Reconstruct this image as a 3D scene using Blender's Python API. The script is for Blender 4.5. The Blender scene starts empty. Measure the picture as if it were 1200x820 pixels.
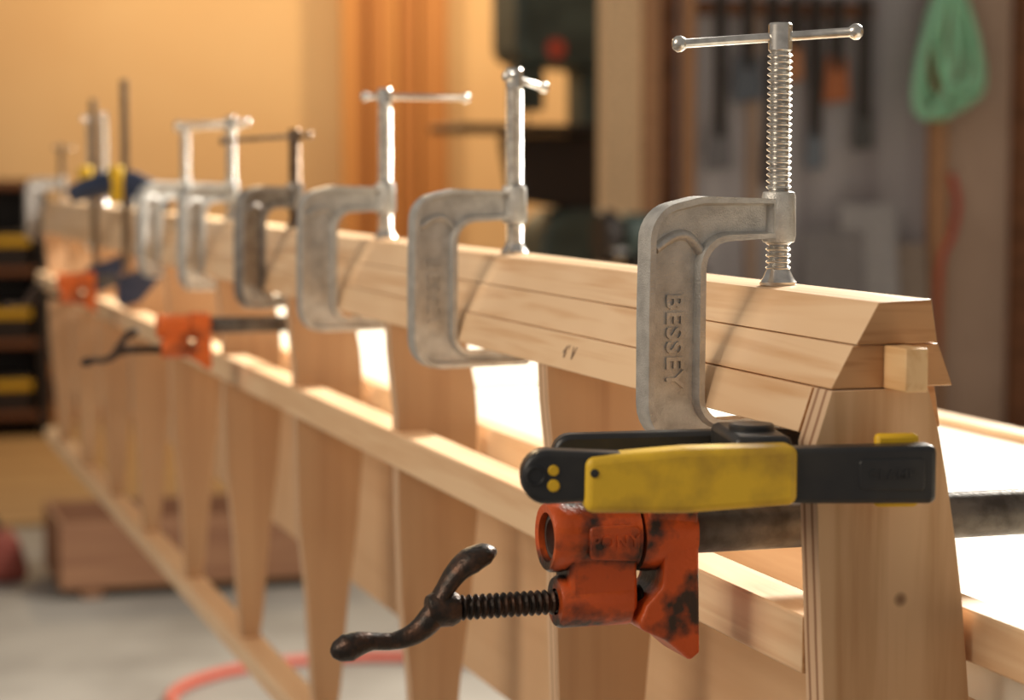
import bpy, bmesh, math, random
from mathutils import Vector, Matrix
random.seed(7)
EYE = 1.2   # camera height above the floor (m)
sc = bpy.context.scene
COL = sc.collection

# ------------------------------------------------------------------ materials
def newmat(name):
    m = bpy.data.materials.new(name); m.use_nodes = True
    nt = m.node_tree; b = nt.nodes['Principled BSDF']
    return m, nt, b
def N(nt, t, **k):
    n = nt.nodes.new(t)
    for a, v in k.items(): setattr(n, a, v)
    return n
def ramp(nt, stops):
    r = N(nt, 'ShaderNodeValToRGB'); e = r.color_ramp.elements
    while len(e) < len(stops): e.new(0.5)
    for i, (p, c) in enumerate(stops):
        e[i].position = p; e[i].color = (c[0], c[1], c[2], 1)
    return r
def mat_wood(name, light, dark, axis='Y', rough=0.5, dens=1.0, knots=(), bump=0.15, spec=0.4, blotch=0.35, rings=20):
    m, nt, b = newmat(name); L = nt.links
    tc = N(nt, 'ShaderNodeTexCoord'); mp = N(nt, 'ShaderNodeMapping')
    s = {'X': (1.5, 28, 28), 'Y': (28, 1.5, 28), 'Z': (28, 28, 1.5)}[axis]
    mp.inputs['Scale'].default_value = [v*dens for v in s]
    L.new(tc.outputs['Object'], mp.inputs['Vector'])
    n1 = N(nt, 'ShaderNodeTexNoise'); n1.inputs['Scale'].default_value = 1.6
    n1.inputs['Detail'].default_value = 3; n1.inputs['Distortion'].default_value = .8
    L.new(mp.outputs[0], n1.inputs['Vector'])
    mul = N(nt, 'ShaderNodeMath', operation='MULTIPLY'); mul.inputs[1].default_value = rings
    L.new(n1.outputs['Fac'], mul.inputs[0])
    sn = N(nt, 'ShaderNodeMath', operation='SINE'); L.new(mul.outputs[0], sn.inputs[0])
    mr = N(nt, 'ShaderNodeMapRange'); mr.inputs['From Min'].default_value = -1
    L.new(sn.outputs[0], mr.inputs['Value'])
    n2 = N(nt, 'ShaderNodeTexNoise'); n2.inputs['Scale'].default_value = 9
    n2.inputs['Detail'].default_value = 4
    L.new(mp.outputs[0], n2.inputs['Vector'])
    mx = N(nt, 'ShaderNodeMath', operation='MULTIPLY'); L.new(mr.outputs[0], mx.inputs[0]); L.new(n2.outputs['Fac'], mx.inputs[1])
    cr = ramp(nt, [(0.05, light), (0.70, dark)])
    L.new(mx.outputs[0], cr.inputs[0])
    n3 = N(nt, 'ShaderNodeTexNoise'); n3.inputs['Scale'].default_value = 7
    L.new(tc.outputs['Object'], n3.inputs['Vector'])
    mr3 = N(nt, 'ShaderNodeMapRange'); mr3.inputs['From Min'].default_value = .4; mr3.inputs['From Max'].default_value = .75
    mr3.inputs['To Max'].default_value = blotch
    L.new(n3.outputs['Fac'], mr3.inputs['Value'])
    mix = N(nt, 'ShaderNodeMix', data_type='RGBA'); L.new(mr3.outputs[0], mix.inputs[0])
    L.new(cr.outputs[0], mix.inputs[6])
    mix.inputs[7].default_value = (light[0]*.74, light[1]*.62, light[2]*.52, 1)
    out = mix.outputs[2]
    for (kx, ky, kz, kr) in knots:
        vd = N(nt, 'ShaderNodeVectorMath', operation='DISTANCE')
        L.new(tc.outputs['Object'], vd.inputs[0]); vd.inputs[1].default_value = (kx, ky, kz)
        k = N(nt, 'ShaderNodeMapRange'); k.inputs['From Min'].default_value = kr*.5; k.inputs['From Max'].default_value = kr*1.25
        k.inputs['To Min'].default_value = 1; k.inputs['To Max'].default_value = 0
        L.new(vd.outputs['Value'], k.inputs['Value'])
        mk = N(nt, 'ShaderNodeMix', data_type='RGBA'); L.new(k.outputs[0], mk.inputs[0]); L.new(out, mk.inputs[6])
        mk.inputs[7].default_value = (.10, .03, .01, 1); out = mk.outputs[2]
    L.new(out, b.inputs['Base Color'])
    b.inputs['Roughness'].default_value = rough
    b.inputs['Specular IOR Level'].default_value = spec
    bp = N(nt, 'ShaderNodeBump'); bp.inputs['Strength'].default_value = bump; bp.inputs['Distance'].default_value = .001
    L.new(mx.outputs[0], bp.inputs['Height']); L.new(bp.outputs[0], b.inputs['Normal'])
    return m
def mat_ply_edge(name):
    m, nt, b = newmat(name); L = nt.links
    tc = N(nt, 'ShaderNodeTexCoord'); sx = N(nt, 'ShaderNodeSeparateXYZ'); L.new(tc.outputs['Object'], sx.inputs[0])
    n = N(nt, 'ShaderNodeTexNoise'); n.inputs['Scale'].default_value = 60; L.new(tc.outputs['Object'], n.inputs['Vector'])
    a = N(nt, 'ShaderNodeMath', operation='MULTIPLY_ADD'); a.inputs[1].default_value = .0012
    L.new(n.outputs['Fac'], a.inputs[0]); L.new(sx.outputs['Y'], a.inputs[2])
    mu = N(nt, 'ShaderNodeMath', operation='MULTIPLY'); mu.inputs[1].default_value = 2*math.pi/.0072
    L.new(a.outputs[0], mu.inputs[0])
    si = N(nt, 'ShaderNodeMath', operation='SINE'); L.new(mu.outputs[0], si.inputs[0])
    cr = ramp(nt, [(0.0, (.72, .50, .32)), (0.55, (.62, .40, .25)), (0.8, (.34, .18, .10))])
    L.new(si.outputs[0], cr.inputs[0]); L.new(cr.outputs[0], b.inputs['Base Color'])
    b.inputs['Roughness'].default_value = .7
    return m
def mat_plain(name, c, rough=.5, metal=0., c2=None, scale=60., lo=.4, hi=.65, bump=0., bscale=None, spec=.5):
    m, nt, b = newmat(name); L = nt.links
    tc = N(nt, 'ShaderNodeTexCoord'); n = N(nt, 'ShaderNodeTexNoise')
    n.inputs['Scale'].default_value = scale; n.inputs['Detail'].default_value = 5
    L.new(tc.outputs['Object'], n.inputs['Vector'])
    c2 = c2 or tuple(v*.82 for v in c)
    cr = ramp(nt, [(lo, c), (hi, c2)])
    L.new(n.outputs['Fac'], cr.inputs[0]); L.new(cr.outputs[0], b.inputs['Base Color'])
    b.inputs['Roughness'].default_value = rough; b.inputs['Metallic'].default_value = metal
    b.inputs['Specular IOR Level'].default_value = spec
    if bump:
        n2 = N(nt, 'ShaderNodeTexNoise'); n2.inputs['Scale'].default_value = bscale or scale*6; n2.inputs['Detail'].default_value = 3
        L.new(tc.outputs['Object'], n2.inputs['Vector'])
        bp = N(nt, 'ShaderNodeBump'); bp.inputs['Strength'].default_value = bump; bp.inputs['Distance'].default_value = .0008
        L.new(n2.outputs['Fac'], bp.inputs['Height']); L.new(bp.outputs[0], b.inputs['Normal'])
    return m
def mat_stripes(name, c1, c2, period, axis='X', rough=.7):
    m, nt, b = newmat(name); L = nt.links
    tc = N(nt, 'ShaderNodeTexCoord'); mp = N(nt, 'ShaderNodeMapping')
    s = [0.05, 0.05, 0.05]; s['XYZ'.index(axis)] = 1/period
    mp.inputs['Scale'].default_value = s
    L.new(tc.outputs['Object'], mp.inputs['Vector'])
    n = N(nt, 'ShaderNodeTexNoise'); n.inputs['Scale'].default_value = 1; n.inputs['Detail'].default_value = 2
    L.new(mp.outputs[0], n.inputs['Vector'])
    cr = ramp(nt, [(.38, c1), (.62, c2)]); L.new(n.outputs['Fac'], cr.inputs[0])
    L.new(cr.outputs[0], b.inputs['Base Color']); b.inputs['Roughness'].default_value = rough
    return m

PINE   = mat_wood('pine_beam', (.90, .64, .40), (.72, .43, .22), 'Y', .42, 1.0, blotch=.35, rings=24)
PINE2  = mat_wood('pine_rail', (.90, .65, .41), (.76, .48, .27), 'Y', .40, 1.0, blotch=.25)
ENDG   = mat_wood('pine_end_grain', (.58, .32, .15), (.42, .20, .08), 'X', .7, 2.5)
BLOCKM = mat_wood('pine_block', (.90, .61, .32), (.76, .45, .20), 'Y', .5, 1.5)
PLY    = mat_wood('plywood_face_shaded', (.54, .34, .19), (.44, .26, .14), 'Z', .6, .8, rings=12)  # ribs behind the near one: shadow on their faces painted as darker plywood
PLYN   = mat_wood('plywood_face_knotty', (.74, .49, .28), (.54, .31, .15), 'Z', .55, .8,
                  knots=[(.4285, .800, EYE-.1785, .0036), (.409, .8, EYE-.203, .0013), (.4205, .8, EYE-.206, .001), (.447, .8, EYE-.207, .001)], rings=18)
PLYE   = mat_ply_edge('plywood_edge')
SKIRT  = mat_wood('plywood_skirt', (.70, .48, .29), (.62, .40, .23), 'Y', .6, .4)
TOPM   = mat_plain('bench_top_laminate', (.90, .85, .74), .35, 0, (.84, .77, .64), 5)
CAST   = mat_plain('cast_silver', (.66, .65, .62), .40, .62, (.46, .45, .43), 120, .38, .72, .6, 1300)
CASTD  = mat_plain('cast_silver_shaded', (.40, .37, .34), .40, .7, (.24, .21, .19), 90, bump=.4)  # silver clamp casting darkened: shade put into the colour
STEEL  = mat_plain('bright_steel', (.74, .72, .68), .26, .9, (.55, .52, .49), 150)
STEELD = mat_plain('brown_steel', (.30, .22, .16), .35, .9, (.15, .10, .07), 120)
ORANGE = mat_plain('orange_enamel_worn', (.62, .10, .018), .36, 0.05, (.035, .022, .018), 48, .46, .60, .5, 400)
ORANGE2 = mat_plain('orange_enamel', (.80, .17, .03), .4, 0.05, (.30, .07, .02), 30, .5, .7)
RUST   = mat_plain('dark_rusty_iron', (.04, .032, .028), .40, .7, (.13, .065, .04), 140, .45, .75, .6, 500)
PIPE   = mat_plain('dull_black_pipe', (.15, .135, .12), .45, .5, (.06, .05, .042), 70, .4, .65, .3, 400)
BLACK  = mat_plain('black_nylon', (.018, .019, .022), .38, 0, (.03, .029, .028), 50, bump=.15)
YELL   = mat_plain('yellow_rubber_grip', (.82, .52, .03), .5, 0, (.34, .19, .03), 38, .46, .76, .3, 900)
YELLP  = mat_plain('yellow_pad', (.85, .52, .02), .5)
BLUE   = mat_plain('blue_nylon', (.02, .035, .085), .45)
HOSEG  = mat_plain('mint_hose', (.36, .74, .48), .5)
REDH   = mat_plain('red_hose', (.60, .10, .06), .5)
GRAPH  = mat_plain('graphite_mark', (.34, .25, .18), .6)

# ------------------------------------------------------------------ geometry
def obj(name, me, parent=None):
    o = bpy.data.objects.new(name, me); COL.objects.link(o)
    if parent: o.parent = parent
    return o
def fin(bm, name, mats, parent=None, smooth=False, bevel=0, seg=2, angle=35):
    bmesh.ops.recalc_face_normals(bm, faces=bm.faces[:])
    me = bpy.data.meshes.new(name); bm.to_mesh(me); bm.free()
    for m in (mats if isinstance(mats, (list, tuple)) else [mats]): me.materials.append(m)
    if smooth:
        for p in me.polygons: p.use_smooth = True
        try: me.set_sharp_from_angle(angle=math.radians(angle))
        except Exception: pass
    o = obj(name, me, parent)
    if bevel:
        b = o.modifiers.new('bevel', 'BEVEL'); b.width = bevel; b.segments = seg
        b.limit_method = 'ANGLE'; b.angle_limit = math.radians(30); b.harden_normals = False
        for p in me.polygons: p.use_smooth = True
        try: me.set_sharp_from_angle(angle=math.radians(60))
        except Exception: pass
    return o
def root(name, loc=(0, 0, 0), rz=0):
    e = bpy.data.objects.new(name, None); e.empty_display_size = .05
    COL.objects.link(e); e.location = loc; e.rotation_euler = (0, 0, rz); return e
def box(name, x0, x1, y0, y1, z0, z1, mat, parent=None, bevel=0, endmat=None, endaxis=1):
    bm = bmesh.new()
    vs = [bm.verts.new((x, y, z)) for x in (x0, x1) for y in (y0, y1) for z in (z0, z1)]
    for f in [(0, 1, 3, 2), (4, 6, 7, 5), (0, 4, 5, 1), (2, 3, 7, 6), (0, 2, 6, 4), (1, 5, 7, 3)]:
        bm.faces.new([vs[i] for i in f])
    mats = [mat]
    if endmat:
        mats.append(endmat); bm.normal_update()
        for f in bm.faces:
            if abs(f.normal[endaxis]) > .9: f.material_index = 1
    return fin(bm, name, mats, parent, bevel=bevel)
def prism(name, prof, lo, hi, axis, mat, parent=None, bevel=0, capmat=None, seg=2):
    P = {'Y': lambda a, b, c: (a, c, b), 'X': lambda a, b, c: (c, a, b), 'Z': lambda a, b, c: (a, b, c)}[axis]
    bm = bmesh.new()
    A = [bm.verts.new(P(a, b, lo)) for a, b in prof]; B = [bm.verts.new(P(a, b, hi)) for a, b in prof]
    f1 = bm.faces.new(A); f2 = bm.faces.new(B[::-1]); n = len(prof)
    for i in range(n): bm.faces.new([A[i], B[i], B[(i+1) % n], A[(i+1) % n]])
    mats = [mat]
    if capmat: mats.append(capmat); f1.material_index = 1; f2.material_index = 1
    return fin(bm, name, mats, parent, bevel=bevel, seg=seg)
def fillet(pts, n=8):
    out = []; L = len(pts)
    for i in range(L):
        p = Vector(pts[i][:2]); a = Vector(pts[i-1][:2]); c = Vector(pts[(i+1) % L][:2]); r = pts[i][2]
        if r <= 0: out.append(tuple(p)); continue
        d1 = (a-p).normalized(); d2 = (c-p).normalized()
        ang = d1.angle(d2); t = min(r/math.tan(ang/2), (a-p).length*.49, (c-p).length*.49)
        rr = t*math.tan(ang/2); s = p+d1*t; e = p+d2*t
        cen = p+(d1+d2).normalized()*(rr/math.sin(ang/2))
        a0 = math.atan2(s.y-cen.y, s.x-cen.x); a1 = math.atan2(e.y-cen.y, e.x-cen.x)
        da = a1-a0
        while da > math.pi: da -= 2*math.pi
        while da < -math.pi: da += 2*math.pi
        for k in range(n+1):
            t_ = a0+da*k/n; out.append((cen.x+rr*math.cos(t_), cen.y+rr*math.sin(t_)))
    return out
def lathe(name, prof, mat, parent=None, seg=24, M=None, angle=40):
    bm = bmesh.new(); rings = []
    for r, z in prof:
        if r < 1e-6: rings.append([bm.verts.new((0, 0, z))])
        else: rings.append([bm.verts.new((r*math.cos(2*math.pi*k/seg), r*math.sin(2*math.pi*k/seg), z)) for k in range(seg)])
    for a, b in zip(rings[:-1], rings[1:]):
        for k in range(seg):
            k2 = (k+1) % seg
            if len(a) == 1 and len(b) == 1: continue
            if len(a) == 1: bm.faces.new([a[0], b[k], b[k2]])
            elif len(b) == 1: bm.faces.new([a[k], b[0], a[k2]])
            else: bm.faces.new([a[k], b[k], b[k2], a[k2]])
    if M: bmesh.ops.transform(bm, matrix=M, verts=bm.verts[:])
    return fin(bm, name, mat, parent, smooth=True, angle=angle)
def tube(name, pts, rad, mat, parent=None, seg=14, closed=False, ell=(1, 1), smooth_n=0, up=(0, 1, 0)):
    pts = [Vector(p) for p in pts]
    rads = list(rad) if isinstance(rad, (list, tuple)) else [rad]*len(pts)
    if smooth_n:
        q = []; qr = []; n = len(pts)
        rng = range(n if closed else n-1)
        for i in rng:
            g = lambda j: pts[j % n] if closed else pts[max(0, min(n-1, j))]
            p0, p1, p2, p3 = g(i-1), g(i), g(i+1), g(i+2)
            for s in range(smooth_n):
                t = s/smooth_n
                q.append(.5*((2*p1)+(-p0+p2)*t+(2*p0-5*p1+4*p2-p3)*t*t+(-p0+3*p1-3*p2+p3)*t**3))
                qr.append(rads[i]*(1-t)+rads[(i+1) % n]*t)
        if not closed: q.append(pts[-1]); qr.append(rads[-1])
        pts, rads = q, qr
    bm = bmesh.new(); rings = []; n = len(pts); upv = Vector(up)
    for i in range(n):
        if closed: d = pts[(i+1) % n]-pts[i-1]
        else: d = pts[min(n-1, i+1)]-pts[max(0, i-1)]
        d.normalize(); s = d.cross(upv)
        if s.length < 1e-4: s = d.cross(Vector((1, 0, .01)))
        s.normalize(); u = s.cross(d).normalized()
        rings.append([bm.verts.new(pts[i]+(s*math.cos(2*math.pi*k/seg)*ell[0]+u*math.sin(2*math.pi*k/seg)*ell[1])*rads[i]) for k in range(seg)])
    m = n if closed else n-1
    for i in range(m):
        a, b = rings[i], rings[(i+1) % n]
        for k in range(seg): bm.faces.new([a[k], a[(k+1) % seg], b[(k+1) % seg], b[k]])
    if not closed: bm.faces.new(rings[0][::-1]); bm.faces.new(rings[-1])
    return fin(bm, name, mat, parent, smooth=True, angle=60)
RX = Matrix.Rotation(math.radians(90), 4, 'Y')  # lathe axis z -> +x
def xcyl(name, x0, x1, r, mat, parent, y=0, z=0, seg=28, bev=.0008):
    prof = [(0, x0), (r-bev, x0), (r, x0+bev), (r, x1-bev), (r-bev, x1), (0, x1)]
    return lathe(name, prof, mat, parent, seg, Matrix.Translation((0, y, z)) @ RX, 30)
def zcyl(name, x, y, z0, z1, r, mat, parent, seg=28, bev=.0008):
    prof = [(0, z0), (r-bev, z0), (r, z0+bev), (r, z1-bev), (r-bev, z1), (0, z1)]
    return lathe(name, prof, mat, parent, seg, Matrix.Translation((x, y, 0)), 30)
def thread(z0, z1, r, pitch, depth):
    pr = []; z = z0
    while z < z1-pitch*.5:
        pr += [(r-depth, z), (r-depth*.2, z+pitch*.28), (r, z+pitch*.45), (r-depth*.2, z+pitch*.62), (r-depth, z+pitch*.9)]
        z += pitch
    return pr
def text_mesh(name, s, size, ext, mat, parent, M, bold=.02):
    cu = bpy.data.curves.new(name, 'FONT'); cu.body = s; cu.size = size; cu.extrude = ext
    cu.align_x = 'CENTER'; cu.align_y = 'CENTER'; cu.space_character = 1.15
    cu.offset = size*bold
    tmp = bpy.data.objects.new(name+'_tmp', cu); COL.objects.link(tmp)
    bpy.context.view_layer.update()
    me = bpy.data.meshes.new_from_object(tmp.evaluated_get(bpy.context.evaluated_depsgraph_get()))
    bpy.data.objects.remove(tmp); me.transform(M); me.materials.clear(); me.materials.append(mat)
    return obj(name, me, parent)

# ------------------------------------------------------------------ laminated beam
Y0, Y1 = .8025, 4.12
beam = root('laminated_pine_beam')
Z = lambda v: EYE+v
prism('top_lamination', [(.4165, Z(-.054)), (.4410, Z(-.053)), (.444, Z(-.0711)), (.4064, Z(-.0713))], Y0, Y1, 'Y', PINE, beam, .0006, ENDG)
prism('middle_lamination', [(.4056, Z(-.0718)), (.4450, Z(-.0716)), (.452, Z(-.0894)), (.3958, Z(-.0894))], Y0+.0012, Y1, 'Y', PINE, beam, .0006, ENDG)
prism('bottom_lamination', [(.3946, Z(-.0899)), (.452, Z(-.0899)), (.455, Z(-.1085)), (.3884, Z(-.1085))], Y0+.0165, Y1, 'Y', PINE, beam, .0006, ENDG)
box('keyed_block', .4195, .4297, .784, Y0+.0008, Z(-.0897), Z(-.0718), BLOCKM, beam, .0006)
Mp = Matrix(((0, .37, -.93, .3911), (-1, 0, 0, 1.115), (0, .93, .37, Z(-.0992)), (0, 0, 0, 1)))
text_mesh('pencil_mark', "4' V", .011, .0003, GRAPH, beam, Mp, -.018)

# ------------------------------------------------------------------ ribbed form: plywood ribs + rails
form = root('ribbed_wooden_form')
def station(y, near=False):
    if near:
        prof = [(.3957, -.0900), (.4400, -.0900), (.4452, -.108), (.4493, -.128), (.4540, -.155), (.4575, -.18), (.4615, -.222),
                (.463, -.27), (.460, -.33), (.450, -.39), (.436, -.45), (.428, -.482), (.410, -.482), (.404, -.42), (.3975, -.32), (.3935, -.22), (.3885, -.112)]
    else:
        prof = [(.3900, -.1087), (.4440, -.1087), (.4485, -.128), (.4535, -.155), (.455, -.172), (.455, -.25), (.450, -.31), (.442, -.37),
                (.434, -.455), (.430, -.482), (.412, -.482), (.409, -.455), (.4045, -.37), (.398, -.31), (.3960, -.25), (.3955, -.172), (.391, -.13)]
    prof = [(a, Z(b)) for a, b in prof]
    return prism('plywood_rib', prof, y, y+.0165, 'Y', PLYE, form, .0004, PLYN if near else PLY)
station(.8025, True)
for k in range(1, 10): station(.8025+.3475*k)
box('side_rail', .3915, .4170, .8192, 4.1, Z(-.2115), Z(-.1865), PINE2, form, .0012, ENDG)
box('side_rail', .4632, .4800, .35, 4.1, Z(-.2085), Z(-.1860), PINE2, form, .0012, ENDG)
box('keel_rail', .405, .434, .7, 4.14, Z(-.503), Z(-.4823), PINE2, form, .0012, ENDG)

bench = root('long_workbench')
box('bench_top', .481, .885, .30, 4.15, Z(-.232), Z(-.2105), TOPM, bench, .001)
box('skirt_panel', .492, .506, .32, 4.12, Z(-.40), Z(-.2325), SKIRT, bench, .0008)
box('far_edge_strip', .886, .905, .30, 4.15, Z(-.232), Z(-.203), PINE2, bench, .001)
box('under_beam', .66, .70, .32, 4.1, Z(-.30), Z(-.2325), SKIRT, bench, .001)
for yy in (.45, 1.75):
    for xx in (.62, .84): box('leg', xx-.03, xx+.03, yy-.03, yy+.03, 0, Z(-.2325), SKIRT, bench, .002)
    box('stretcher', .65, .81, yy-.02, yy+.02, .25, .33, SKIRT, bench, .002)

# ------------------------------------------------------------------ C clamps
def c_clamp(x, y, rz, top, hdir, hoff, hlen, body, steel, ztop=-.0115, hr=.0022, label=True):
    zf = Z(ztop); r = root('c_clamp', (x, y, zf), math.radians(rz))
    low = -.1085-ztop
    out = [(-.004, -.0015, 0), (-.044, .0000, .03), (-.0715, -.006, .026), (-.0725, -.055, .05), (-.0725, low-.017, .019),
           (.009, low-.0165, .004), (.009, low-.006, .002), (.0065, low-.0035, .001), (-.006, low-.0035, .002), (-.010, low-.006, .003), (-.043, low-.0065, .011),
           (-.0425, -.0215, .013), (-.004, -.0195, 0)]
    prof = fillet(out, 7)
    bm = bmesh.new()
    A = [bm.verts.new((a, -.0060, b)) for a, b in prof]; B = [bm.verts.new((a, .0060, b)) for a, b in prof]
    n = len(prof); f1 = bm.faces.new(A); f2 = bm.faces.new(B[::-1])
    for i in range(n): bm.faces.new([A[i], B[i], B[(i+1) % n], A[(i+1) % n]])
    bmesh.ops.recalc_face_normals(bm, faces=bm.faces[:])
    bmesh.ops.inset_individual(bm, faces=[f1, f2], thickness=.0030, depth=0)
    bmesh.ops.inset_individual(bm, faces=[f1, f2], thickness=.0014, depth=-.0042)
    fin(bm, 'cast_frame', body, r, bevel=.0011, seg=3)
    tube('frame_rib', [(-.0675, 0, -.024), (-.058, 0, -.0185), (-.050, 0, -.0185), (-.043, 0, -.026)], .0028, body, r, ell=(1, 1.7), smooth_n=4)
    lathe('screw_boss', [(.0055, -.0225), (.0076, -.0215), (.0082, -.019), (.0080, -.0005), (.0074, .0015), (.0055, .002)], body, r, 28, angle=50)
    lathe('anvil', [(0, low-.0045), (.0058, low-.0045), (.0062, low-.0008), (.0055, low-.0003), (0, low-.0003)], body, r, 20)
    foot = (-.0535-ztop)
    pr = [(0, foot+.004)] + thread(foot+.004, top-.014, .0060, .0029, .0017) + [(.0044, top-.014), (.0056, top-.0125), (.0056, top-.001), (.0048, top), (0, top)]
    lathe('threaded_screw', pr, steel, r, 20, angle=30)
    lathe('swivel_foot', [(0, foot), (.0085, foot), (.0088, foot+.0016), (.0072, foot+.0035), (.0050, foot+.0085), (.0040, foot+.0105), (0, foot+.0105)], steel, r, 26, angle=50)
    a = math.radians(hdir[0]-rz); el = math.radians(hdir[1])
    d = Vector((math.cos(a)*math.cos(el), math.sin(a)*math.cos(el), math.sin(el)))
    c = Vector((0, 0, top-.0065)); p0 = c+d*(hoff-hlen/2); p1 = c+d*(hoff+hlen/2)
    pts = [p0-d*.0032, p0-d*.0026, p0-d*.0008, p0+d*.0012, p0+d*.0028, p0+d*.0034, p1-d*.0034, p1-d*.0028, p1-d*.0012, p1+d*.0008, p1+d*.0026, p1+d*.0032]
    rr = [.0010, .0026, .0038, .0038, .0028, hr, hr, .0028, .0038, .0038, .0026, .0010]
    tube('t_handle', pts, rr, steel, r, 16, up=(0, 0, 1))
    if label:
        M = Matrix.Translation((-.0575, -.0018, -.066)) @ Matrix.Rotation(math.radians(90), 4, 'X') @ Matrix.Rotation(math.radians(-90), 4, 'Z')
        text_mesh('raised_lettering', 'BESSEY', .0125, .0010, body, r, M)
    return r
c_clamp(.4300, .930, 8, .080, (-16, 4), -.006, .083, CAST, STEEL)
c_clamp(.4300, 1.333, 8, .077, (55, -3), .026, .080, CAST, STEEL, -.0115)
c_clamp(.4300, 1.665, 8, .076, (-20, -1), .024, .080, CAST, STEEL, -.0115)
c_clamp(.4250, 1.980, 33, .052, (-195, -4), .026, .080, CASTD, STEELD, -.0135, label=False)
c_clamp(.4250, 2.300, 33, .070, (-20, 2), -.020, .075, CAST, STEEL, -.0125, label=False)
c_clamp(.4250, 2.600, 33, .070, (-25, 2), .028, .075, CAST, STEEL, -.0125, label=False)
c_clamp(.4220, 3.34, 186, .10, (80, 0), .01, .075, CAST, STEEL, -.0125, label=False)
c_clamp(.4220, 3.50, 192, .10, (70, 0), -.01, .075, CAST, STEEL, -.0125, label=False)
c_clamp(.4280, 3.98, 20, .06, (60, 0), .01, .075, CASTD, STEELD, -.0125, label=False)

# ------------------------------------------------------------------ one-hand bar clamps
def bar_clamp(y, x=.378, zt=.115, grip=True, dz=-.022):
    r = root('bar_clamp', (x, y, EYE))
    box('steel_bar', -.004, .004, -.009, .009, -.175, zt, STEELD, r, .001)
    prism('fixed_jaw', fillet([(-.012, -.135, .004), (.012, -.128, .003), (.052, -.1125, .002), (.052, -.1245, .004), (.014, -.168, .006), (-.012, -.172, .005)], 4), -.010, .010, 'Y', BLUE, r, .002)
    prism('sliding_jaw', fillet([(-.016, .018+dz, .006), (.010, .022+dz, .006), (.054, -.022, .005), (.054, -.044, .002), (.038, -.044, .003), (.012, -.010+dz, .005), (-.016, -.020+dz, .006)], 4), -.013, .013, 'Y', BLUE, r, .003)
    zcyl('jaw_pad', .046, 0, -.0532, -.044, .009, BLACK, r)
    prism('yellow_trigger', fillet([(-.022, .026+dz, .006), (-.004, .030+dz, .006), (-.004, -.016+dz, .006), (-.018, -.022+dz, .006)], 4), -.015, .015, 'Y', YELLP, r, .003)
    if grip:
        tube('pistol_grip', [(-.01, 0, .008+dz), (-.030, 0, .004+dz), (-.052, 0, -.002+dz), (-.070, 0, -.010+dz)], [.014, .015, .013, .010], BLUE, r, smooth_n=4)
    return r
bar_clamp(2.78)
bar_clamp(3.10, .378, .10, False)

# ------------------------------------------------------------------ pipe clamps
def pipe_clamp(y, s=1.0, OR=None, dz=-.158):
    OR = OR or ORANGE
    r = root('pipe_clamp', (.345*(1-s)+.001, y, Z(dz))); r.scale = (s, s, s)
    lathe('steel_pipe', [(.0078, .300), (.0098, .300)] + thread(.300, .316, .0105, .0018, .0009) + [(.0106, .318), (.0106, .935), (.0078, .935), (.0078, .300)], PIPE, r, 32, RX, 30)
    sz = -.0285
    lathe('pipe_socket', [(.0108, .3025), (.0108, .2975), (.0142, .2970), (.0152, .2985), (.0154, .303), (.0146, .306), (.0146, .334), (.0156, .3365), (.0108, .3365)], OR, r, 36, RX, 35)
    lathe('screw_socket', [(.0058, .3015), (.0105, .3015), (.0115, .303), (.0118, .334), (.0058, .336)], OR, r, 30, Matrix.Translation((0, 0, sz)) @ RX, 35)
    prism('head_web', fillet([(.3045, .004, .002), (.3355, .004, .002), (.3365, sz-.006, .004), (.3055, sz-.004, .004)], 4), -.0105, .0105, 'Y', OR, r, .0025)
    prism('head_cheek', fillet([(.3120, .006, .002), (.3350, .006, .003), (.3350, -.010, .003), (.3120, -.008, .002)], 4), -.0162, -.0135, 'Y', OR, r, .0008)
    M = Matrix.Translation((.3235, -.0163, -.001)) @ Matrix.Rotation(math.radians(90), 4, 'X')
    text_mesh('raised_lettering', 'PONY', .0075, .0006, OR, r, M)
    prism('sliding_jaw', fillet([(.3395, .0150, .003), (.3515, .0135, .004), (.3625, .0150, .002), (.3635, -.052, .0015), (.3590, -.0555, .002), (.3480, -.046, .004), (.3345, -.0395, .004),
                                 (.3385, -.030, .003), (.3460, -.022, .006), (.3470, -.006, .006), (.3390, .001, .004)], 5), -.0150, .0150, 'Y', OR, r, .0028, seg=3)
    lathe('jaw_collar', [(.0110, .338), (.0165, .338), (.0172, .342), (.0160, .3625), (.0110, .3632)], OR, r, 30, RX, 40)
    lathe('clamp_screw', [(0, .250)] + thread(.252, .342, .0056, .0031, .0015) + [(0, .3425)], RUST, r, 22, Matrix.Translation((0, 0, sz)) @ RX, 30)
    lathe('crank_hub', [(0, .2435), (.006, .2440), (.0078, .2475), (.0078, .2545), (.0064, .2575), (0, .2577)], RUST, r, 20, Matrix.Translation((0, 0, sz)) @ RX, 50)
    tube('crank_paddle', [(.2475, 0, sz+.001), (.2515, 0, -.0205), (.2570, 0, -.0130), (.2630, 0, -.0085), (.2700, 0, -.0055), (.2745, 0, -.0045)],
         [.0062, .0056, .0068, .0082, .0068, .0018], RUST, r, 16, ell=(.68, 1.1), smooth_n=4)
    tube('crank_arm', [(.2500, 0, sz+.003), (.2450, 0, -.0330), (.2380, 0, -.0385), (.2290, 0, -.0410), (.2200, 0, -.0405), (.2140, 0, -.0410), (.2090, 0, -.0425), (.2045, 0, -.0440), (.2020, 0, -.0450)],
         [.0055, .0062, .0052, .0040, .0042, .0058, .0068, .0050, .0015], RUST, r, 16, ell=(.9, 1.0), smooth_n=4)
    prism('tail_jaw', fillet([(.9055, .015, .003), (.930, .017, .004), (.930, -.016, .004), (.918, -.044, .004), (.9055, -.047, .002)], 4), -.013, .013, 'Y', OR, r, .0025)
    return r
pipe_clamp(.880)
pipe_clamp(2.07, .76, ORANGE2, -.148)
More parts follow.
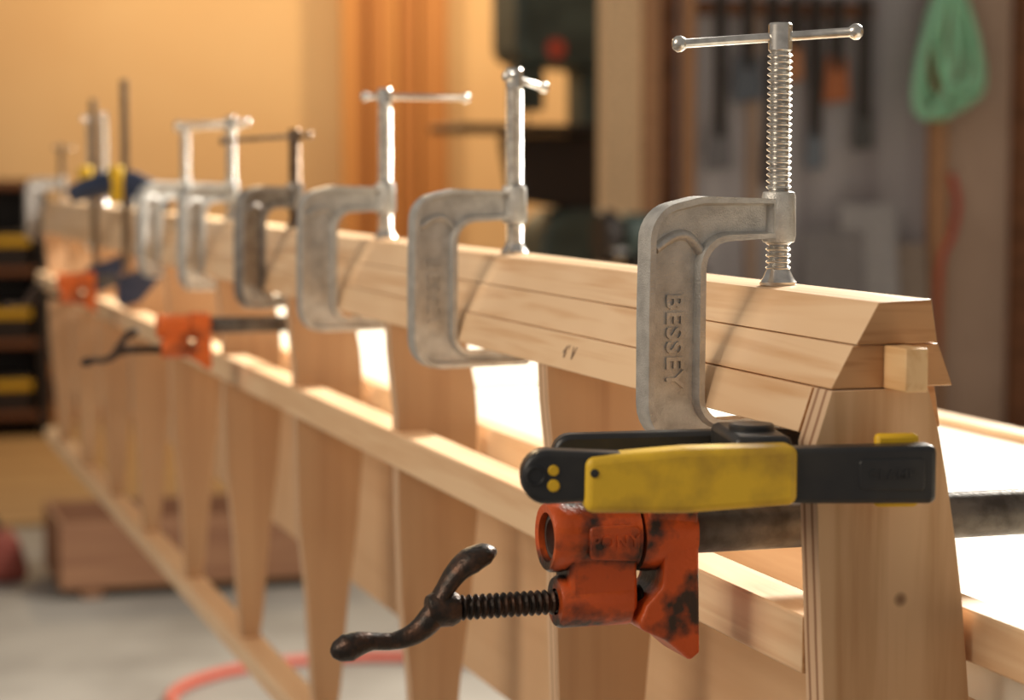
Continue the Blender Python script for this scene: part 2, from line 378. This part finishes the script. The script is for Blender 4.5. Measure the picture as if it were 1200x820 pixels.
pipe_clamp(2.96, .76, ORANGE2, -.148)

# ------------------------------------------------------------------ yellow / black spring clamp
zc = -.1205
hc = root('spring_hand_clamp', (.4250, .7745, Z(zc)), math.radians(-12.5))
prof = fillet([(.002, .0112, .003), (-.055, .0105, .01), (-.120, .0090, .01), (-.165, .0115, .010), (-.165, -.0112, .010), (-.120, -.0090, .01), (-.055, -.0118, .01), (.002, -.0125, .003)], 6)
prism('front_lever', prof, -.0065, .0065, 'Y', BLACK, hc, .0022, seg=3)
g = fillet([(-.055, .0118, .0035), (-.100, .0112, .02), (-.140, .0082, .004), (-.1405, -.0140, .004), (-.100, -.0148, .02), (-.055, -.0118, .004)], 6)
prism('front_grip', g, -.0088, .0080, 'Y', YELL, hc, .0032, seg=4)
box('front_jaw_pad', -.0195, -.0015, .0068, .0125, -.0158, .0142, YELLP, hc, .0018)
for dx, dz, rr_ in ((-.1525, .0030, .0022), (-.1525, -.0030, .0025)):
    M = Matrix.Translation((dx, -.0066, dz)) @ Matrix.Rotation(math.radians(90), 4, 'X')
    lathe('grip_rivet', [(0, .0006), (rr_*.85, .0005), (rr_, 0), (0, -.0005)], YELLP, hc, 16, M)
M = Matrix.Translation((-.1365, -.0090, .002)) @ Matrix.Rotation(math.radians(90), 4, 'X')
lathe('grip_hole', [(0, .0004), (.0016, .0003), (.0018, 0), (0, -.0005)], BLACK, hc, 14, M)
M = Matrix.Translation((-.1595, -.0066, .001)) @ Matrix.Rotation(math.radians(90), 4, 'X')
lathe('tip_ring', [(.0028, 0), (.0032, .0006), (.0038, .0006), (.0042, 0)], BLACK, hc, 20, M)
prism('raised_panel', fillet([(-.030, .0058, .002), (-.003, .0062, .002), (-.003, -.0070, .002), (-.030, -.0064, .002)], 4), -.0071, -.0060, 'Y', BLACK, hc, .0005)
M = Matrix.Translation((-.0165, -.0072, -.0004)) @ Matrix.Rotation(math.radians(90), 4, 'X')
text_mesh('jaw_lettering', 'CLAMP', .0055, .0003, BLACK, hc, M)
zcyl('pivot_pin', -.066, .030, -.0165, .0165, .0095, BLACK, hc)
box('pivot_yoke', -.078, -.054, .005, .060, -.0145, .0140, BLACK, hc, .003)
prism('rear_lever', fillet([(-.010, .0100, .003), (-.080, .0095, .004), (-.145, .0085, .008), (-.145, -.0085, .008), (-.080, -.0095, .004), (-.010, -.0100, .003)], 5), .062, .073, 'Y', BLACK, hc, .002)

# ------------------------------------------------------------------ room
FLOORM = mat_plain('concrete', (.36, .33, .29), .8, 0, (.25, .225, .195), 2.5, .4, .65)
WOODFL = mat_wood('plywood_floor', (.46, .29, .13), (.36, .21, .09), 'X', .6, .1)
WALLM  = mat_plain('ochre_painted_wall', (.82, .60, .35), .85, 0, (.74, .50, .27), .8, .35, .7)
WALLR  = mat_stripes('grey_sheet_wall', (.52, .49, .50), (.28, .25, .26), .18, 'X')
WALLB  = mat_plain('tan_wall', (.52, .37, .28), .8, 0, (.42, .29, .21), 2)
BOARDO = mat_stripes('stacked_boards', (.62, .30, .10), (.40, .16, .05), .12, 'X')
GREENM = mat_plain('machine_green', (.09, .125, .11), .5, .1, (.05, .07, .062), 8)
DARKM  = mat_plain('dark_iron', (.05, .04, .035), .5, .4)
WOODD  = mat_wood('dark_wood', (.22, .09, .04), (.12, .05, .02), 'X', .6, .3)
BATT   = mat_plain('batten', (.50, .26, .13), .7)
CREAM  = mat_plain('cream_jamb', (.90, .62, .36), .7)
box('floor', -6, 9, -3, 12.2, -.05, 0, FLOORM)
box('plywood_floor_panel', -3.0, 6.0, 7.4, 11.1, .0005, .018, WOODFL)
box('wall_back', -6, 9, 11.2, 11.35, 0, 3.4, WALLM)
box('wall_side', 6.6, 6.75, -3, 11.2, 0, 3.4, WALLM)
wp = root('wall_partition')
box('jamb_board', 2.22, 2.33, 6.0, 6.08, 0, 3.4, CREAM, wp)
box('jamb_edge', 2.33, 2.385, 5.99, 6.08, 0, 3.4, BATT, wp)
box('dark_reveal', 2.385, 2.45, 6.03, 6.08, 0, 3.4, WOODD, wp)
box('grey_panel', 2.45, 3.28, 6.0, 6.08, 0, 3.4, WALLR, wp)
box('tan_panel', 3.28, 6.5, 6.0, 6.08, 0, 3.4, WALLB, wp)
for xx, w, m in ((2.45, .035, BATT), (2.66, .03, WALLB), (3.27, .05, BATT), (3.56, .14, WOODD)):
    box('batten', xx, xx+w, 5.96, 5.998, 0, 3.4, m, wp)

b = root('leaning_board_stack')
for i, (x0, w, h) in enumerate(((2.62, .12, 2.9), (2.76, .15, 3.1), (2.93, .10, 2.8), (3.05, .14, 3.0))):
    box('board', x0, x0+w, 11.0+.01*i, 11.05+.01*i, .0185, h, BOARDO, b, .003)

bs = root('band_saw', (2.42, 7.0, 0))
box('base', -.20, .26, -.26, .24, 0, .10, GREENM, bs, .02)
prism('lower_wheel_housing', fillet([(-.14, .10, .06), (.22, .10, .06), (.24, 1.06, .12), (-.10, 1.08, .12)], 6), -.14, .16, 'Y', GREENM, bs, .02)
prism('frame_column', fillet([(.07, .95, .02), (.20, .95, .02), (.20, 1.65, .02), (.06, 1.65, .02)], 4), -.05, .12, 'Y', GREENM, bs, .015)
prism('upper_wheel_housing', fillet([(-.20, 1.56, .06), (.19, 1.53, .06), (.20, 2.10, .16), (-.20, 2.12, .16)], 7), -.16, .14, 'Y', GREENM, bs, .02)
box('table', -.42, .08, -.26, .14, 1.325, 1.352, DARKM, bs, .006)
prism('trunnion', fillet([(-.16, 1.10, .03), (.10, 1.06, .03), (.10, 1.32, .01), (-.20, 1.32, .01)], 4), -.10, .08, 'Y', DARKM, bs, .01)
box('blade_guard', -.17, -.07, -.05, .04, 1.40, 1.60, GREENM, bs, .01)
box('blade', -.124, -.120, -.02, .0, 1.352, 1.41, DARKM, bs)
zcyl('motor', .34, .06, .10, .40, .10, DARKM, bs, bev=.02)
lathe('tension_wheel', [(0, 0), (.03, 0), (.035, .015), (0, .02)], REDH, bs, 20, Matrix.Translation((-.08, -.18, 1.60)) @ Matrix.Rotation(math.radians(90), 4, 'X'))

g = root('bench_grinder', (2.18, 5.55, 0))
box('foot_plate', -.16, .16, -.16, .16, 0, .02, DARKM, g, .004)
zcyl('stand', 0, 0, .02, .92, .05, DARKM, g)
box('shelf_plate', -.14, .14, -.09, .09, .92, .935, DARKM, g, .003)
xcyl('motor_body', -.085, .085, .065, GREENM, g, 0, 1.02, bev=.01)
box('motor_foot', -.06, .06, -.05, .05, .935, .98, DARKM, g, .004)
for s in (-1, 1):
    xcyl('wheel_guard', s*.125-.024, s*.125+.024, .075, DARKM, g, 0, 1.02, bev=.01)
    box('tool_rest', s*.125-.02, s*.125+.02, -.12, -.07, .98, .99, STEEL, g, .002)

hs = root('hanging_hose_coil', (3.27, 5.88, 1.78))
for i, (w, h, dx, dy) in enumerate(((.11, .25, -.02, 0), (.13, .235, .02, .02), (.09, .20, .03, -.02), (.075, .25, -.06, -.03), (.10, .22, .05, .01))):
    pts = [(dx*(1-math.cos(a))*.7+w*math.sin(a)*(.62-.38*math.cos(a)), dy, -h/1.2+h*math.cos(a)/1.2) for a in [2*math.pi*k/14 for k in range(14)]]
    tube('loop', pts, .014, HOSEG, hs, closed=True, smooth_n=3)
zcyl('hook', 0, .04, -.005, .02, .02, DARKM, hs)
tube('hook_arm', [(0, -.03, .02), (0, .03, .0), (0, .079, .0)], .008, DARKM, hs, up=(0, 0, 1))

wt = root('hanging_tool_rack', (0, 5.93, 0))
box('rail', 2.50, 3.06, .02, .068, 1.66, 1.70, WOODD, wt, .004)
TC = ((.22, .21, .22), (.14, .16, .19), (.50, .17, .07), (.10, .10, .10), (.20, .23, .27), (.55, .25, .12), (.12, .10, .10))
for i, (x, zb, wd) in enumerate(((2.55, 1.20, .04), (2.64, 1.40, .05), (2.93, 1.40, .045), (3.02, 1.26, .035), (2.86, 1.20, .03), (2.79, 1.46, .03), (2.72, 1.15, .035))):
    tm = mat_plain('tool_steel%d' % i, TC[i], .5, .3)
    box('tool_handle', x-.016, x+.016, -.01, .02, zb+.10, 1.72, DARKM, wt, .006)
    prism('tool_blade', fillet([(x-wd, zb, .01), (x+wd, zb+.01, .01), (x+wd*.7, zb+.14, .01), (x-wd*.7, zb+.14, .01)], 3), 0, .015, 'Y', tm, wt, .004)
tube('red_air_hose', [(3.34, 5.97, 1.19), (3.36, 5.96, 1.10), (3.34, 5.96, 1.0), (3.30, 5.96, .9), (3.30, 5.97, .6), (3.33, 5.97, .02)], .010, REDH, smooth_n=4)
cb = root('leaning_sheet_stack', (2.98, 5.7, 0))
for i, (x0, x1, h, c) in enumerate(((-.20, .00, 1.02, (.26, .24, .24)), (-.06, .12, 1.10, (.40, .38, .38)), (.10, .24, .98, (.32, .25, .20)))):
    bm_ = mat_plain('sheet_%d' % i, c, .6)
    prism('sheet', [(.0+.03*i, 0), (.02+.03*i, 0), (.17+.025*i, h), (.15+.025*i, h)], x0, x1, 'X', bm_, cb, .003)

sh = root('storage_rack', (.70, 10.0, 0))
for xx in (-.42, .24): box('upright', xx, xx+.05, -.2, .2, .018, 1.16, DARKM, sh, .004)
for i, zz in enumerate((.10, .42, .74, 1.12)):
    box('shelf', -.37, .24, -.2, .2, zz, zz+.03, WOODD, sh, .003)
box('back_sheet', -.42, .29, .2, .215, .018, 1.16, DARKM, sh)
for i, zz in enumerate((.13, .45, .77)):
    for j in range(3):
        box('bin', -.34+.19*j, -.17+.19*j, -.18, .1, zz, zz+.16, DARKM, sh, .01)
        box('bin_label_strip', -.34+.19*j, -.17+.19*j, -.2, -.181, zz+.10, zz+.14, YELLP, sh, .003)
tp = root('timber_stack', (.2, 10.6, 0))
for i in range(6):
    box('plank', -1.6, 1.9-.1*i, -.25, .25, .019+.1*i, .019+.1*i+.085, WOODD if i % 2 else BOARDO, tp, .004)

cr = root('wooden_crate', (1.05, 6.3, 0))
CR = mat_wood('crate_wood', (.34, .17, .09), (.24, .11, .06), 'X', .6, .3)
box('bottom', -.42, .42, -.2, .2, .03, .05, CR, cr, .003)
box('front', -.42, .42, -.215, -.2, .03, .22, CR, cr, .003)
box('rear', -.42, .42, .2, .215, .03, .22, CR, cr, .003)
for xx in (-.42, .405): box('end', xx, xx+.015, -.2, .2, .05, .22, CR, cr, .003)
for xx in (-.36, .30): box('skid', xx, xx+.06, -.2, .2, 0, .03, CR, cr, .003)
rb = root('red_tool_bag', (.42, 6.5, 0))
prism('bag_body', fillet([(-.16, 0, .03), (.16, 0, .03), (.13, .14, .05), (-.13, .14, .05)], 5), -.1, .1, 'Y', mat_plain('red_canvas', (.30, .07, .05), .8), rb, .02)
tube('bag_handle', [(-.08, 0, .13), (-.05, 0, .19), (.05, 0, .19), (.08, 0, .13)], .01, DARKM, rb, smooth_n=4)
pts = []
for k in range(40):
    a = k/39*math.pi*1.6+.2
    pts.append((1.15+.42*math.cos(a), 4.75+.36*math.sin(a), .013))
tube('air_hose', pts, .012, REDH, up=(0, 0, 1))

# ------------------------------------------------------------------ lights
def area(name, loc, target, sx, sy, e, c):
    l = bpy.data.lights.new(name, 'AREA'); l.shape = 'RECTANGLE'; l.size = sx; l.size_y = sy; l.energy = e; l.color = c
    o = bpy.data.objects.new(name, l); COL.objects.link(o); o.location = loc
    o.rotation_euler = (Vector(target)-Vector(loc)).to_track_quat('-Z', 'Y').to_euler(); return o
area('assumed_window_light', (2.7, 3.3, 2.85), (.5, 1.5, 1.0), .75, .75, 400, (1, .94, .83))  # free area light for an assumed window out of view, no window modelled
area('warm_fill_light', (-1.6, .8, 2.3), (.45, 1.8, 1.1), 1.2, 1.2, 32, (1, .84, .66))  # added fill light, brightens the left faces of the beam
def point(name, loc, e, c, r=.1):
    l = bpy.data.lights.new(name, 'POINT'); l.energy = e; l.color = c; l.shadow_soft_size = r
    o = bpy.data.objects.new(name, l); COL.objects.link(o); o.location = loc
point('assumed_tungsten_bulb', (1.7, 9.4, 2.8), 125, (1, .72, .40))  # assumed bulb out of view, for the warm glow on the back wall
point('assumed_tungsten_bulb', (3.6, 9.9, 2.5), 60, (1, .70, .36))  # second assumed bulb, also out of view
w = bpy.data.worlds.new('World'); sc.world = w; w.use_nodes = True
w.node_tree.nodes['Background'].inputs[0].default_value = (1, .92, .83, 1)
w.node_tree.nodes['Background'].inputs[1].default_value = .27

# ------------------------------------------------------------------ camera
cam = bpy.data.cameras.new('camera'); co = bpy.data.objects.new('camera', cam); COL.objects.link(co)
co.location = (0, 0, EYE); cam.sensor_width = 23.6; cam.lens = 50; cam.clip_start = .02
co.rotation_euler = (math.radians(90-4.72), 0, math.radians(-17.82))
cam.dof.use_dof = True; cam.dof.focus_distance = 1.0; cam.dof.aperture_fstop = 5.6
sc.camera = co
sc.view_settings.view_transform = 'Standard'
